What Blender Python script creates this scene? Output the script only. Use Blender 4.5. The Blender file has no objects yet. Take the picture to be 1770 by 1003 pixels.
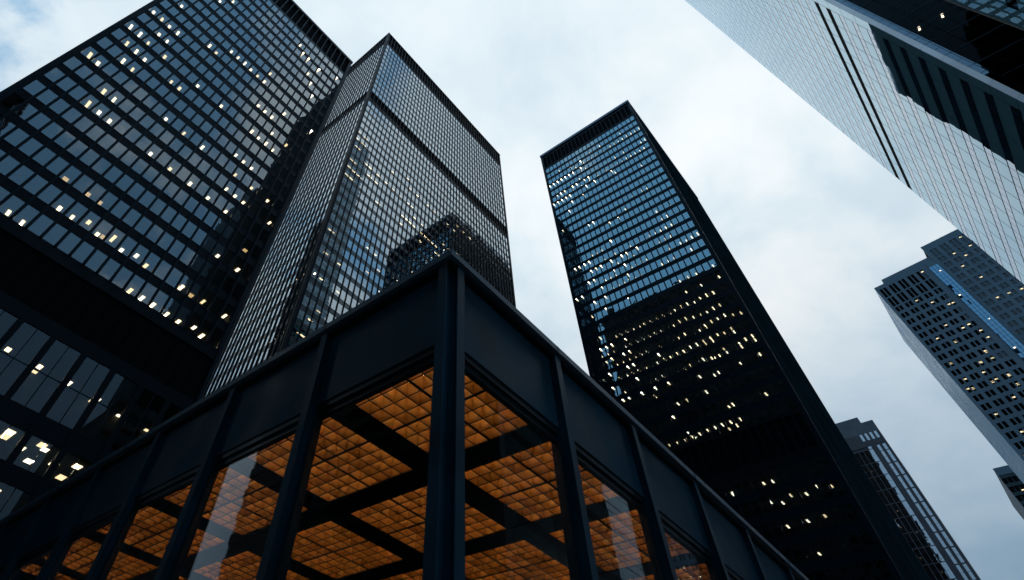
import bpy, math, random
from mathutils import Matrix, Vector
random.seed(7)
scene = bpy.context.scene
col = scene.collection
H0 = 1.6                                   # eye height above the pavement

# ---------------------------------------------------------------- camera
AX = (0.66132, 0.63477, 0.39965)           # street axis, away to the right
AY = (-0.74724, 0.51105, 0.42480)          # street axis, away to the left
AZ = (0.06540, -0.57957, 0.81230)          # up            (all: camera right, down, forward)
F_PX, PPX, PPY, IMW, IMH = 910.55, 727.56, 329.94, 1770.0, 1003.0
cam_d = bpy.data.cameras.new('camera')
cam = bpy.data.objects.new('camera', cam_d)
col.objects.link(cam)
right = Vector((AX[0], AY[0], AZ[0])); down = Vector((AX[1], AY[1], AZ[1])); fwd = Vector((AX[2], AY[2], AZ[2]))
fwd.normalize(); right = (right - fwd * right.dot(fwd)).normalized(); down = fwd.cross(right).normalized()
m = Matrix((( right.x, -down.x, -fwd.x, 0.0), (right.y, -down.y, -fwd.y, 0.0), (right.z, -down.z, -fwd.z, H0), (0, 0, 0, 1)))
cam.matrix_world = m
cam_d.sensor_width = 36.0
cam_d.lens = F_PX / IMW * 36.0
cam_d.shift_x = (IMW / 2 - PPX) / IMW
cam_d.shift_y = -(IMH / 2 - PPY) / IMW
cam_d.clip_start = 0.1
cam_d.clip_end = 6000.0
scene.camera = cam

# ---------------------------------------------------------------- sky, sun, exposure
SUN_DIR = Vector((0.7486, 0.12, 0.663)).normalized()
world = bpy.data.worlds.new('World'); scene.world = world; world.use_nodes = True
wt = world.node_tree; wn = wt.nodes; wl = wt.links
wn.clear()
def W(t, **kw):
    n = wn.new(t)
    for k, v in kw.items(): setattr(n, k, v)
    return n
def wmath(op, a, b=None, clamp=False):
    n = W('ShaderNodeMath', operation=op, use_clamp=clamp)
    for i, x in enumerate((a, b)):
        if x is None: continue
        if isinstance(x, (int, float)): n.inputs[i].default_value = x
        else: wl.new(x, n.inputs[i])
    return n.outputs[0]
def wmix(fac, a, b):
    n = W('ShaderNodeMix', data_type='RGBA')
    for s, x in ((n.inputs[0], fac), (n.inputs[6], a), (n.inputs[7], b)):
        if isinstance(x, (int, float, tuple)): s.default_value = x
        else: wl.new(x, s)
    return n.outputs[2]
tc = W('ShaderNodeTexCoord'); sep = W('ShaderNodeSeparateXYZ'); wl.new(tc.outputs['Generated'], sep.inputs[0])
sx, sy, sz = sep.outputs
sky = W('ShaderNodeTexSky', sky_type='NISHITA'); sky.sun_disc = False
sky.sun_elevation = math.asin(SUN_DIR.z); sky.sun_rotation = math.atan2(SUN_DIR.x, SUN_DIR.y)
sky.air_density = 1.2; sky.dust_density = 1.5
# cloud deck: the direction projected on a plane overhead, so that clouds shrink towards the horizon
den = wmath('ADD', wmath('MAXIMUM', sz, 0.02), 0.22)
px = wmath('DIVIDE', sx, den); py = wmath('DIVIDE', sy, den)
pv = W('ShaderNodeCombineXYZ'); wl.new(px, pv.inputs[0]); wl.new(py, pv.inputs[1]); pv.inputs[2].default_value = 3.7
def wnoise(scale, detail, rough, off):
    mp = W('ShaderNodeMapping'); mp.inputs['Location'].default_value = off; wl.new(pv.outputs[0], mp.inputs[0])
    n = W('ShaderNodeTexNoise'); n.inputs['Scale'].default_value = scale; n.inputs['Detail'].default_value = detail; n.inputs['Roughness'].default_value = rough
    n.inputs['Distortion'].default_value = 0.25
    wl.new(mp.outputs[0], n.inputs['Vector']); return n.outputs['Fac']
big = wnoise(1.9, 6, 0.50, (1.1, 5.2, 0)); fine = wnoise(4.6, 7, 0.55, (0.4, 7.7, 0))
def ramp(src, a, b):
    n = W('ShaderNodeMapRange', interpolation_type='SMOOTHSTEP'); wl.new(src, n.inputs[0])
    n.inputs[1].default_value = a; n.inputs[2].default_value = b; return n.outputs[0]
# towards the sun side the deck is closed, on the other side it breaks up and blue shows
az = wmath('ADD', wmath('MULTIPLY', sx, 1.35), wmath('MULTIPLY', sy, 0.85))
cover = wmath('ADD', wmath('ADD', wmath('MULTIPLY', big, 0.95), wmath('MULTIPLY', fine, 0.62)), wmath('ADD', wmath('MULTIPLY', az, 0.27), -0.265))
mask = ramp(cover, 0.41, 0.545)
thick = ramp(wmath('ADD', wmath('MULTIPLY', fine, 0.6), wmath('MULTIPLY', big, 0.4)), 0.35, 0.68)
cloud = wmix(thick, (7.5, 9.0, 10.1, 1), (9.6, 10.7, 11.3, 1))
dotn = W('ShaderNodeVectorMath', operation='DOT_PRODUCT'); wl.new(tc.outputs['Generated'], dotn.inputs[0]); dotn.inputs[1].default_value = SUN_DIR
glow = wmath('POWER', wmath('MAXIMUM', dotn.outputs['Value'], 0.0), 14.0)
cloud = wmix(wmath('MULTIPLY', glow, wmath('MULTIPLY', thick, 0.9)), cloud, (11.6, 11.8, 11.7, 1))
dim = wmath('ADD', 0.36, wmath('MULTIPLY', ramp(sz, 0.12, 0.78), 0.64))          # overcast sky: darker towards the horizon
blue = wmix(0.75, sky.outputs[0], wmix(ramp(sz, 0.28, 0.66), (6.6, 9.0, 10.6, 1), (2.9, 6.3, 9.8, 1)))
deck = wmix(mask, blue, cloud)
mul = W('ShaderNodeMix', data_type='RGBA', blend_type='MULTIPLY'); mul.inputs[0].default_value = 1.0
wl.new(deck, mul.inputs[6])
tint = wmix(ramp(sz, 0.15, 0.7), (0.70, 0.92, 1.14, 1), (1.0, 1.0, 1.0, 1))
dm = W('ShaderNodeMix', data_type='RGBA', blend_type='MULTIPLY'); dm.inputs[0].default_value = 1.0
wl.new(tint, dm.inputs[6])
cmb = W('ShaderNodeCombineXYZ'); [wl.new(dim, cmb.inputs[i]) for i in range(3)]
wl.new(cmb.outputs[0], dm.inputs[7]); wl.new(dm.outputs[2], mul.inputs[7])
bg = W('ShaderNodeBackground'); bg.inputs['Strength'].default_value = 0.088
wl.new(mul.outputs[2], bg.inputs['Color'])
out = W('ShaderNodeOutputWorld'); wl.new(bg.outputs[0], out.inputs['Surface'])
sun_d = bpy.data.lights.new('sun', 'SUN'); sun_d.energy = 0.2; sun_d.angle = math.radians(60); sun_d.color = (1.0, 0.96, 0.9)
sun = bpy.data.objects.new('sun', sun_d); col.objects.link(sun)
sun.rotation_euler = SUN_DIR.to_track_quat('Z', 'Y').to_euler(); sun.location = (0, 0, 400)
vs = scene.view_settings
vs.view_transform = 'Standard'; vs.look = 'None'; vs.exposure = 0.0; vs.gamma = 1.0; vs.use_curve_mapping = False
scene.cycles.max_bounces = 7; scene.cycles.glossy_bounces = 4; scene.cycles.diffuse_bounces = 3
scene.cycles.transparent_max_bounces = 14; scene.cycles.use_denoising = True
scene.cycles.sample_clamp_indirect = 4.0; scene.cycles.caustics_reflective = False

# ---------------------------------------------------------------- materials
def mat(name):
    mt = bpy.data.materials.new(name); mt.use_nodes = True
    nt = mt.node_tree; nt.nodes.clear()
    o = nt.nodes.new('ShaderNodeOutputMaterial')
    return mt, nt, o
def principled(name, base, rough=0.5, metal=0.0, spec=0.5, vary=0.25, scale=0.6, bump=0.0, bscale=3.0, rough_vary=0.1):
    mt, nt, o = mat(name); N = nt.nodes; L = nt.links
    p = N.new('ShaderNodeBsdfPrincipled'); L.new(p.outputs[0], o.inputs[0])
    p.inputs['Metallic'].default_value = metal; p.inputs['Specular IOR Level'].default_value = spec; p.inputs['Specular Tint'].default_value = (0.75, 0.92, 1.0, 1)
    g = N.new('ShaderNodeNewGeometry')
    n = N.new('ShaderNodeTexNoise'); n.inputs['Scale'].default_value = scale; n.inputs['Detail'].default_value = 6
    L.new(g.outputs['Position'], n.inputs['Vector'])
    mr = N.new('ShaderNodeMapRange'); mr.inputs[1].default_value = 0.3; mr.inputs[2].default_value = 0.7
    mr.inputs[3].default_value = 1 - vary; mr.inputs[4].default_value = 1 + vary; L.new(n.outputs['Fac'], mr.inputs[0])
    mx = N.new('ShaderNodeMix'); mx.data_type = 'RGBA'; mx.blend_type = 'MULTIPLY'; mx.inputs[0].default_value = 1
    mx.inputs[6].default_value = (*base, 1)
    c = N.new('ShaderNodeCombineXYZ'); [L.new(mr.outputs[0], c.inputs[i]) for i in range(3)]
    L.new(c.outputs[0], mx.inputs[7]); L.new(mx.outputs[2], p.inputs['Base Color'])
    r2 = N.new('ShaderNodeMapRange'); r2.inputs[1].default_value = 0.3; r2.inputs[2].default_value = 0.7
    r2.inputs[3].default_value = max(0.02, rough - rough_vary); r2.inputs[4].default_value = min(1, rough + rough_vary)
    L.new(n.outputs['Fac'], r2.inputs[0]); L.new(r2.outputs[0], p.inputs['Roughness'])
    if bump:
        n2 = N.new('ShaderNodeTexNoise'); n2.inputs['Scale'].default_value = bscale; n2.inputs['Detail'].default_value = 4
        L.new(g.outputs['Position'], n2.inputs['Vector'])
        b = N.new('ShaderNodeBump'); b.inputs['Distance'].default_value = bump; b.inputs['Strength'].default_value = 1.0
        L.new(n2.outputs['Fac'], b.inputs['Height']); L.new(b.outputs[0], p.inputs['Normal'])
    return mt
def glass(name, f0=0.1, refl=(0.95, 0.97, 1.0), tint=(0.5, 0.52, 0.5), wob=0.006, wscale=0.7, rough=0.0, expo=3.2, solid=None):
    """reflecting window glass: Fresnel mix of a mirror, slightly wavy as real panes are, over a tinted view inside"""
    mt, nt, o = mat(name); N = nt.nodes; L = nt.links
    g = N.new('ShaderNodeNewGeometry')
    n = N.new('ShaderNodeTexNoise'); n.inputs['Scale'].default_value = wscale; n.inputs['Detail'].default_value = 1.5
    L.new(g.outputs['Position'], n.inputs['Vector'])
    b = N.new('ShaderNodeBump'); b.inputs['Distance'].default_value = wob; b.inputs['Strength'].default_value = 1.0
    L.new(n.outputs['Fac'], b.inputs['Height'])
    gl = N.new('ShaderNodeBsdfGlossy'); gl.inputs['Color'].default_value = (*refl, 1); gl.inputs['Roughness'].default_value = rough
    L.new(b.outputs[0], gl.inputs['Normal'])
    tr = N.new('ShaderNodeBsdfDiffuse' if solid else 'ShaderNodeBsdfTransparent'); tr.inputs['Color'].default_value = (*(solid or tint), 1)
    lw = N.new('ShaderNodeLayerWeight'); lw.inputs['Blend'].default_value = 0.5
    pw = N.new('ShaderNodeMath'); pw.operation = 'POWER'; pw.inputs[1].default_value = expo; L.new(lw.outputs['Facing'], pw.inputs[0])
    f = N.new('ShaderNodeMapRange'); f.inputs[3].default_value = f0; f.inputs[4].default_value = 1.0; L.new(pw.outputs[0], f.inputs[0])
    mx = N.new('ShaderNodeMixShader'); L.new(f.outputs[0], mx.inputs[0]); L.new(tr.outputs[0], mx.inputs[1]); L.new(gl.outputs[0], mx.inputs[2])
    L.new(mx.outputs[0], o.inputs[0])
    return mt
def emit(name, colr, strength, nee=True):
    mt, nt, o = mat(name)
    e = nt.nodes.new('ShaderNodeEmission'); e.inputs['Color'].default_value = (*colr, 1); e.inputs['Strength'].default_value = strength
    nt.links.new(e.outputs[0], o.inputs[0])
    if not nee: mt.cycles.emission_sampling = 'NONE'
    return mt
M = {}
M['steel'] = principled('black_painted_steel', (0.010, 0.042, 0.066), 0.45, 0, 0.25, 0.40, 0.8, 0.003, 0.9, 0.14)
M['steel2'] = principled('dark_steel_mullion', (0.003, 0.012, 0.022), 0.45, 0, 0.14, 0.2, 0.3)
M['spandrel'] = principled('black_spandrel_plate', (0.002, 0.006, 0.011), 0.5, 0, 0.12, 0.25, 0.4)
M['spandrel_g'] = principled('glossy_black_spandrel', (0.004, 0.012, 0.02), 0.22, 0, 0.7, 0.25, 0.4)
M['side'] = principled('matt_dark_side_wall', (0.015, 0.036, 0.046), 0.85, 0, 0.0, 0.35, 0.12)
M['lip'] = principled('lightened_lip_steel', (0.055, 0.105, 0.145), 0.35, 0, 0.4, 0.25, 0.9)  # sheen of the tilted, glossy lip put into a lighter base colour
M['louvre'] = principled('black_louvre', (0.003, 0.004, 0.005), 0.85, 0, 0.1, 0.3, 0.8)
M['cornice'] = principled('grey_blue_cornice', (0.17, 0.25, 0.36), 0.45, 0, 0.5, 0.15, 0.3)
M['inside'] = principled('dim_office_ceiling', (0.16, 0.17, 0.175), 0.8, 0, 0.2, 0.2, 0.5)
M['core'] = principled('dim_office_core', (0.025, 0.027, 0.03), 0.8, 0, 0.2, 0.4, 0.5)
M['glass_a'] = glass('bronze_tower_glass', 0.13, (0.80, 0.90, 1.0), (0.62, 0.60, 0.54))
M['glass_b'] = glass('grey_tower_glass', 0.33, (0.80, 0.91, 1.0), (0.62, 0.60, 0.54))
M['glass_c'] = glass('blue_grey_tower_glass', 0.36, (0.66, 0.90, 1.0), (0.62, 0.62, 0.58))
M['glass_p'] = glass('clear_lobby_glass', 0.035, (0.95, 0.98, 1.0), (0.93, 0.94, 0.93), 0.0006, 0.6, 0.0, 5.0)
M['glass_m'] = glass('mirror_window_glass', 0.20, (0.72, 0.82, 0.93), (0.25, 0.26, 0.28), 0.002, 0.5)
M['glass_d'] = glass('dark_side_glass', 0.004, (0.9, 0.95, 1.0), (0.5, 0.5, 0.5), 0.004, 0.5, 0.0, 6.0)
M['glass_mm'] = glass('silver_mirror_glass', 0.58, (0.95, 0.97, 1.0), (0.25, 0.26, 0.28), 0.010, 0.4)
M['glass_low'] = glass('dark_low_storey_glass', 0.05, (0.75, 0.88, 1.0), (0.55, 0.54, 0.5), 0.004, 0.35)
M['glass_f'] = glass('far_window_glass', 0.05, (0.9, 0.96, 1.0), (0.5, 0.52, 0.5), 0.006, 0.5)
M['glass_bay'] = glass('sky_tinted_bay_glass', 0.45, (0.42, 0.78, 1.0), (0.10, 0.30, 0.55), 0.004, 0.5)  # blue of the reflected sky put into the glass colour
M['metal'] = glass('mirror_spandrel_panel', 0.20, (0.62, 0.80, 0.92), (0, 0, 0), 0.0012, 0.5, 0.0, 3.2, (0.15, 0.32, 0.40))
M['metal2'] = principled('pale_corner_metal', (0.42, 0.52, 0.62), 0.35, 0.6, 0.5, 0.08, 0.3)
M['joint'] = principled('dark_joint', (0.012, 0.018, 0.024), 0.6, 0, 0.3)
M['stone'] = principled('blue_grey_granite', (0.135, 0.205, 0.26), 0.6, 0, 0.4, 0.15, 0.12)
M['ribs'] = principled('pale_ribbed_cladding', (0.33, 0.54, 0.72), 0.4, 0.1, 0.5, 0.1, 0.15)
M['brown'] = principled('dark_brown_precast', (0.075, 0.068, 0.075), 0.6, 0, 0.4, 0.2, 0.15)
M['brown2'] = principled('grey_penthouse_panel', (0.12, 0.125, 0.14), 0.6, 0, 0.4, 0.2, 0.15)
M['teal'] = principled('dark_teal_cladding', (0.03, 0.05, 0.055), 0.5, 0, 0.4, 0.2, 0.15)
M['amber'] = principled('amber_ceiling_louvre', (0.42, 0.195, 0.043), 0.55, 0, 0.4, 0.12, 1.2, 0, 3.0)
M['ceil'] = principled('black_ceiling_beam', (0.012, 0.014, 0.016), 0.35, 0, 0.5, 0.2, 0.8)
M['lamp'] = emit('warm_office_light', (1.0, 0.84, 0.60), 8.0)
M['lamp_dim'] = emit('dim_office_light', (1.0, 0.80, 0.52), 4.5)
M['lamp_cool'] = emit('neutral_office_light', (1.0, 0.92, 0.78), 7.0)
M['warm_glow'] = emit('warm_window_glow', (1.0, 0.72, 0.38), 2.0, False)  # emission stands in for the warm glow of lit rooms
M['lamp_small'] = emit('warm_bulb', (1.0, 0.76, 0.42), 28.0)
M['lamp_small_dim'] = emit('dim_warm_bulb', (1.0, 0.74, 0.40), 17.0)
M['lamp_far'] = emit('warm_far_window_light', (1.0, 0.78, 0.50), 3.2, False)
M['asphalt'] = principled('asphalt', (0.05, 0.05, 0.052), 0.85, 0, 0.3, 0.3, 1.2, 0.004, 30)
M['paving'] = principled('granite_paving', (0.20, 0.20, 0.20), 0.7, 0, 0.4, 0.2, 0.8, 0.002, 12)
M['ground'] = principled('city_ground', (0.10, 0.10, 0.10), 0.9, 0, 0.2, 0.3, 0.05)
M['paint'] = principled('road_paint', (0.75, 0.74, 0.70), 0.7, 0, 0.3, 0.15, 3.0)

# ---------------------------------------------------------------- helpers
def thing(name, label, cat, loc, group=None):
    o = bpy.data.objects.new(name, None); col.objects.link(o)
    o.location = loc; o.empty_display_size = 0.5
    o['label'] = label; o['category'] = cat
    if group: o['group'] = group
    return o
class MB:
    def __init__(s): s.v = []; s.f = []; s.m = []
    def box(s, x0, x1, y0, y1, z0, z1, mi=0):
        if x0 > x1: x0, x1 = x1, x0
        if y0 > y1: y0, y1 = y1, y0
        if z0 > z1: z0, z1 = z1, z0
        b = len(s.v)
        s.v += [(x0,y0,z0),(x1,y0,z0),(x1,y1,z0),(x0,y1,z0),(x0,y0,z1),(x1,y0,z1),(x1,y1,z1),(x0,y1,z1)]
        s.f += [(b,b+3,b+2,b+1),(b+4,b+5,b+6,b+7),(b,b+1,b+5,b+4),(b+1,b+2,b+6,b+5),(b+2,b+3,b+7,b+6),(b+3,b,b+4,b+7)]
        s.m += [mi]*6; return s
    def prism(s, pts, z0, z1, mi=0):
        b = len(s.v); n = len(pts)
        s.v += [(x,y,z0) for x,y in pts] + [(x,y,z1) for x,y in pts]
        s.f.append(tuple(b+i for i in reversed(range(n)))); s.f.append(tuple(b+n+i for i in range(n)))
        for i in range(n): s.f.append((b+i, b+(i+1)%n, b+n+(i+1)%n, b+n+i))
        s.m += [mi]*(n+2); return s
    def poly(s, pts, mi=0):
        b = len(s.v); s.v += pts; s.f.append(tuple(range(b, b+len(pts)))); s.m.append(mi); return s
    def mesh(s, name, mats, center=None):
        me = bpy.data.meshes.new(name)
        if center: s.v = [(x-center[0], y-center[1], z-center[2]) for x,y,z in s.v]
        me.from_pydata(s.v, [], s.f); me.update()
        for k in (mats if isinstance(mats, (list, tuple)) else [mats]): me.materials.append(M[k])
        if isinstance(mats, (list, tuple)): me.polygons.foreach_set('material_index', s.m)
        return me
    def build(s, name, mats, parent=None, kind=None, base=(0, 0, 0)):
        xs = [p[0] for p in s.v]; ys = [p[1] for p in s.v]; zs = [p[2] for p in s.v]
        c = ((min(xs)+max(xs))/2, (min(ys)+max(ys))/2, (min(zs)+max(zs))/2)
        o = bpy.data.objects.new(name, s.mesh(name, mats, c)); col.objects.link(o)
        o.location = c
        if parent:
            o.parent = parent; o.location = Vector(c) - world_loc(parent)
        if kind: o['kind'] = kind
        return o
def world_loc(o):
    v = Vector(o.location)
    while o.parent: o = o.parent; v += Vector(o.location)
    return v
def put(name, me, parent, loc, kind=None):
    o = bpy.data.objects.new(name, me); col.objects.link(o)
    o.parent = parent; o.location = Vector(loc) - world_loc(parent)
    if kind: o['kind'] = kind
    return o
def pix(x, y, z):
    """photo pixel of a world point, for choosing which repeats show largest"""
    v = Vector((x, y, z - H0)); c = v.dot(fwd)
    if c <= 0.01: return None
    return v.dot(right)/c*F_PX + PPX, v.dot(down)/c*F_PX + PPY
def behind_pavilion(p):
    return p[1] > 437 + (0.585*(780-p[0]) if p[0] < 780 else 0.925*(p[0]-780))
def shown(quad, hidden=None):
    ps = [pix(*q) for q in quad]
    if any(p is None for p in ps): return 0.0
    cx = sum(p[0] for p in ps)/4; cy = sum(p[1] for p in ps)/4
    if not (-10 < cx < 1780 and -10 < cy < 1013): return 0.0
    if hidden and hidden((cx, cy)): return 0.0
    return abs(sum(ps[i][0]*ps[(i+1)%4][1]-ps[(i+1)%4][0]*ps[i][1] for i in range(4)))/2
class Face:
    """one facade: 'y' faces the street at y=c, 'x' faces it at x=c; u runs along it, d goes inward"""
    def __init__(s, ax, c, sign=1): s.ax = ax; s.c = c; s.s = sign
    def w(s, u, d, z): return (u, s.c+s.s*d, z) if s.ax == 'y' else (s.c+s.s*d, u, z)
    def box(s, mb, u0, u1, d0, d1, z0, z1, mi=0):
        a = s.w(u0, d0, z0); b = s.w(u1, d1, z1); return mb.box(a[0], b[0], a[1], b[1], a[2], b[2], mi)
def panes(parent, face, cells, matk, d=0.05, th=0.02, hidden=None, name='window_pane', limit=300, tilt=0.0022, keep=None):
    """cells: (u0,u1,z0,z1). The ones that show largest become parts, the rest one joined part."""
    sc = []
    for i, (u0, u1, z0, z1) in enumerate(cells):
        q = [face.w(u0, d, z0), face.w(u1, d, z0), face.w(u1, d, z1), face.w(u0, d, z1)]
        sc.append((shown(q, hidden), i))
    sc.sort(reverse=True)
    ids = set(i for a, i in sc[:limit] if a > 0.5)
    cache = {}; rest = MB()
    for i, (u0, u1, z0, z1) in enumerate(cells):
        uc, zc, hu, hz = (u0+u1)/2, (z0+z1)/2, (u1-u0)/2, (z1-z0)/2
        if i in ids:
            k = (round(hu, 3), round(hz, 3))
            if k not in cache:
                mb = MB(); f0 = Face(face.ax, 0, face.s); f0.box(mb, -hu, hu, 0, th, -hz, hz); cache[k] = mb.mesh(name, matk)
            o = put(name, cache[k], parent, face.w(uc, d, zc))
            o.rotation_euler = (random.gauss(0, tilt), random.gauss(0, tilt*0.3), random.gauss(0, tilt))
        else:
            t1 = random.gauss(0, tilt)*hu; t2 = random.gauss(0, tilt)*hz
            b = len(rest.v); face.box(rest, u0, u1, d, d+th, z0, z1)
            for j in range(b, b+8):
                x, y, z = rest.v[j]; uu = x if face.ax == 'y' else y
                dd = (t1 if uu > uc else -t1) + (t2 if z > zc else -t2)
                rest.v[j] = (x, y+dd, z) if face.ax == 'y' else (x+dd, y, z)
    if rest.v: rest.build(name, matk, parent, 'stuff')
    return len(ids)

# ---------------------------------------------------------------- ground, streets
def sheet(name, mk, x0, x1, y0, y1, z):
    o = MB().box(x0, x1, y0, y1, z-0.3, z).build(name, mk); o['kind'] = 'structure'; return o
sheet('ground', 'ground', -2500, 3500, -2500, 2500, -0.15)
sheet('road', 'asphalt', -600, 900, -20.0, -6.5, -0.146)
sheet('pavement', 'paving', -600, 900, -6.5, 51.0, 0.0)
sheet('pavement_opposite', 'paving', -600, 900, -90.0, -20.0, 0.0)
mb = MB()
for i in range(-40, 80):
    mb.box(i*6.0, i*6.0+3.0, -13.3, -13.15, -0.3, -0.142)
o = mb.build('road_markings', 'paint'); o['kind'] = 'structure'

Z = lambda z: z + H0
def spans(us, w): return [(u, u+w) for u in us]
def curtain(parent, face, mulls, wins, sills, wh, zb, zt, post, mw, proud, gk, hidden, u0, u1, limit=300, pd=0.06, sk='spandrel'):
    """mullions, floor spandrels and window panes of one metal-and-glass facade"""
    mb = MB(); f0 = Face(face.ax, 0, face.s)
    f0.box(mb, -post/2, post/2, 0.0, 0.12, 0, zt-zb); f0.box(mb, -mw/2, mw/2, -proud, -0.001, 0, zt-zb)
    f0.box(mb, -mw*0.9, mw*0.9, -proud-0.02, -proud-0.001, 0, zt-zb)
    me = mb.mesh('mullion', 'steel2')
    for u in mulls: put('mullion', me, parent, face.w(u, 0, zb))
    cells = []
    ss = sorted(sills); cache = {}
    for i, s in enumerate(ss):
        for a, b in wins: cells.append((a, b, s, s+wh))
        if i+1 < len(ss) and ss[i+1]-s < wh+2.0:
            h = ss[i+1]-s-wh
            k = round(h, 3)
            if k not in cache:
                q = MB(); f0.box(q, -(u1-u0)/2, (u1-u0)/2, 0.05, 0.30, 0, h); f0.box(q, -(u1-u0)/2, (u1-u0)/2, 0.02, 0.049, 0.0, 0.14); f0.box(q, -(u1-u0)/2, (u1-u0)/2, 0.02, 0.049, h-0.14, h)
                cache[k] = q.mesh('spandrel', sk)
            put('spandrel', cache[k], parent, face.w((u0+u1)/2, 0, s+wh))
    panes(parent, face, cells, gk, pd, 0.02, hidden, limit=limit)
def slabs(parent, x0, x1, y0, y1, sills, wh):
    """dim ceilings between the floors, seen through the glass from below"""
    ss = sorted(sills); cache = {}
    for i, s in enumerate(ss):
        top = ss[i+1]-0.05 if i+1 < len(ss) and ss[i+1]-s < wh+3 else s+wh+1.0
        h = top-(s+wh+0.05); k = round(h, 3)
        if k not in cache: cache[k] = MB().box(x0, x1, y0, y1, 0, h).mesh('floor_slab', 'inside', ((x0+x1)/2, (y0+y1)/2, 0))
        put('floor_slab', cache[k], parent, ((x0+x1)/2, (y0+y1)/2, s+wh+0.05))
def ceiling_lights(parent, face, items, sills, wh, lu, ld, mk='lamp', limit=300):
    me = MB(); f0 = Face(face.ax, 0, face.s)
    sizes = [(lu*random.uniform(0.8, 1.1), ld*random.uniform(0.6, 1.15)) for _ in range(5)]
    ms = []
    for a, b in sizes:
        q = MB(); f0.box(q, -a/2, a/2, -b/2, b/2, 0, 0.05)
        for k_ in ((mk, mk, 'lamp_dim', 'lamp_cool') if mk == 'lamp' else (mk,)): ms.append(q.mesh('ceiling_light', k_))
    for i, (u, d, k) in enumerate(items):
        put('ceiling_light', random.choice(ms), parent, face.w(u, d, sills[k]+wh-0.02))

# ceiling lights that are on: place along the facade, depth behind the glass, storey
L1 = [(-12.79,1.33,12),(-11.24,1.39,12),(-9.78,1.39,12),(-8.25,1.39,12),(-12.77,1.38,10),(-11.23,1.31,10),(-9.74,1.46,11),(-8.26,1.46,11),(-11.23,1.54,9),(-9.67,1.53,10),(-9.67,1.58,9),(-8.17,1.55,9),(-6.76,1.5,10),(-9.68,1.56,8),(-8.14,1.6,8),(-11.28,1.58,7),(-12.58,1.37,7),(-8.15,1.67,6),(-6.65,1.63,6),(-8.11,1.68,5),(-6.59,1.66,5),(-5.08,1.73,5),(-3.58,1.61,9),(-2.14,1.61,9),(-0.57,1.53,10),(-3.66,1.33,13),(-2.15,1.33,13),(-0.54,1.28,14),(0.95,1.28,14),(2.46,1.28,14),(3.95,1.28,14),(4.04,1.53,10),(-0.51,1.79,7),(2.52,1.8,7),(5.67,1.8,7),(10.23,1.53,10),(10.27,1.7,8),(11.79,1.7,8),(13.37,1.7,8),(11.82,1.8,7),(14.93,1.8,7),(11.85,1.91,6),(13.45,1.91,6),(14.99,1.91,6),(1.11,1.97,5),(4.17,2.03,5),(7.35,2.03,5),(10.4,2.03,5),(13.49,2.03,5),(-4.9,2.87,0),(-3.37,3.02,0),(-1.88,2.75,1),(-0.36,2.75,1),(1.2,1.85,1),(-11.22,1.28,14),(-8.16,1.14,17),(-6.67,1.1,18),(5.52,1.28,14),(7.07,1.28,14),(7.05,1.23,15),(8.69,1.39,12),(10.2,1.39,12),(11.7,1.39,12),(13.29,1.33,13),(11.74,1.53,10),(13.25,1.53,10),(14.81,1.53,10),(16.4,1.46,11),(13.23,1.46,11),(18.08,1.8,7),(19.98,1.91,6),(18.98,0.35,13),(13.16,1.1,18),(14.46,0.35,17),(15.99,0.35,16),(8.49,1.03,20),(9.8,0.35,19),(11.42,0.35,19),(14.55,0.35,19),(19.03,0.35,20),(4.21,1.85,1),(7.36,2.08,1),(2.72,2.75,1),(5.76,2.75,1),(8.92,2.75,1),(13.68,2.33,1),(16.83,2.33,1),(20.1,2.33,1),(15.64,2.34,3),(18.91,2.34,3),(17.37,2.43,0),(18.83,3.02,0),(15.58,3.02,0),(13.99,3.02,0),(12.08,3.02,0),(10.66,3.02,0),(9.15,3.02,0)]
L1T = [(3.61,5.62,0),(6.8,7,0),(6.79,5.71,0),(9.86,5.88,0),(12.99,7,0),(13.15,6.0,0),(16.15,7,0),(19.43,7,0)]
L1B = [(7.58,1.55,0),(9.3,3.24,0),(10.68,1.73,0),(12.34,3.49,0),(10.72,4.99,0),(13.82,2.06,0),(13.9,5.31,0)]
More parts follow.
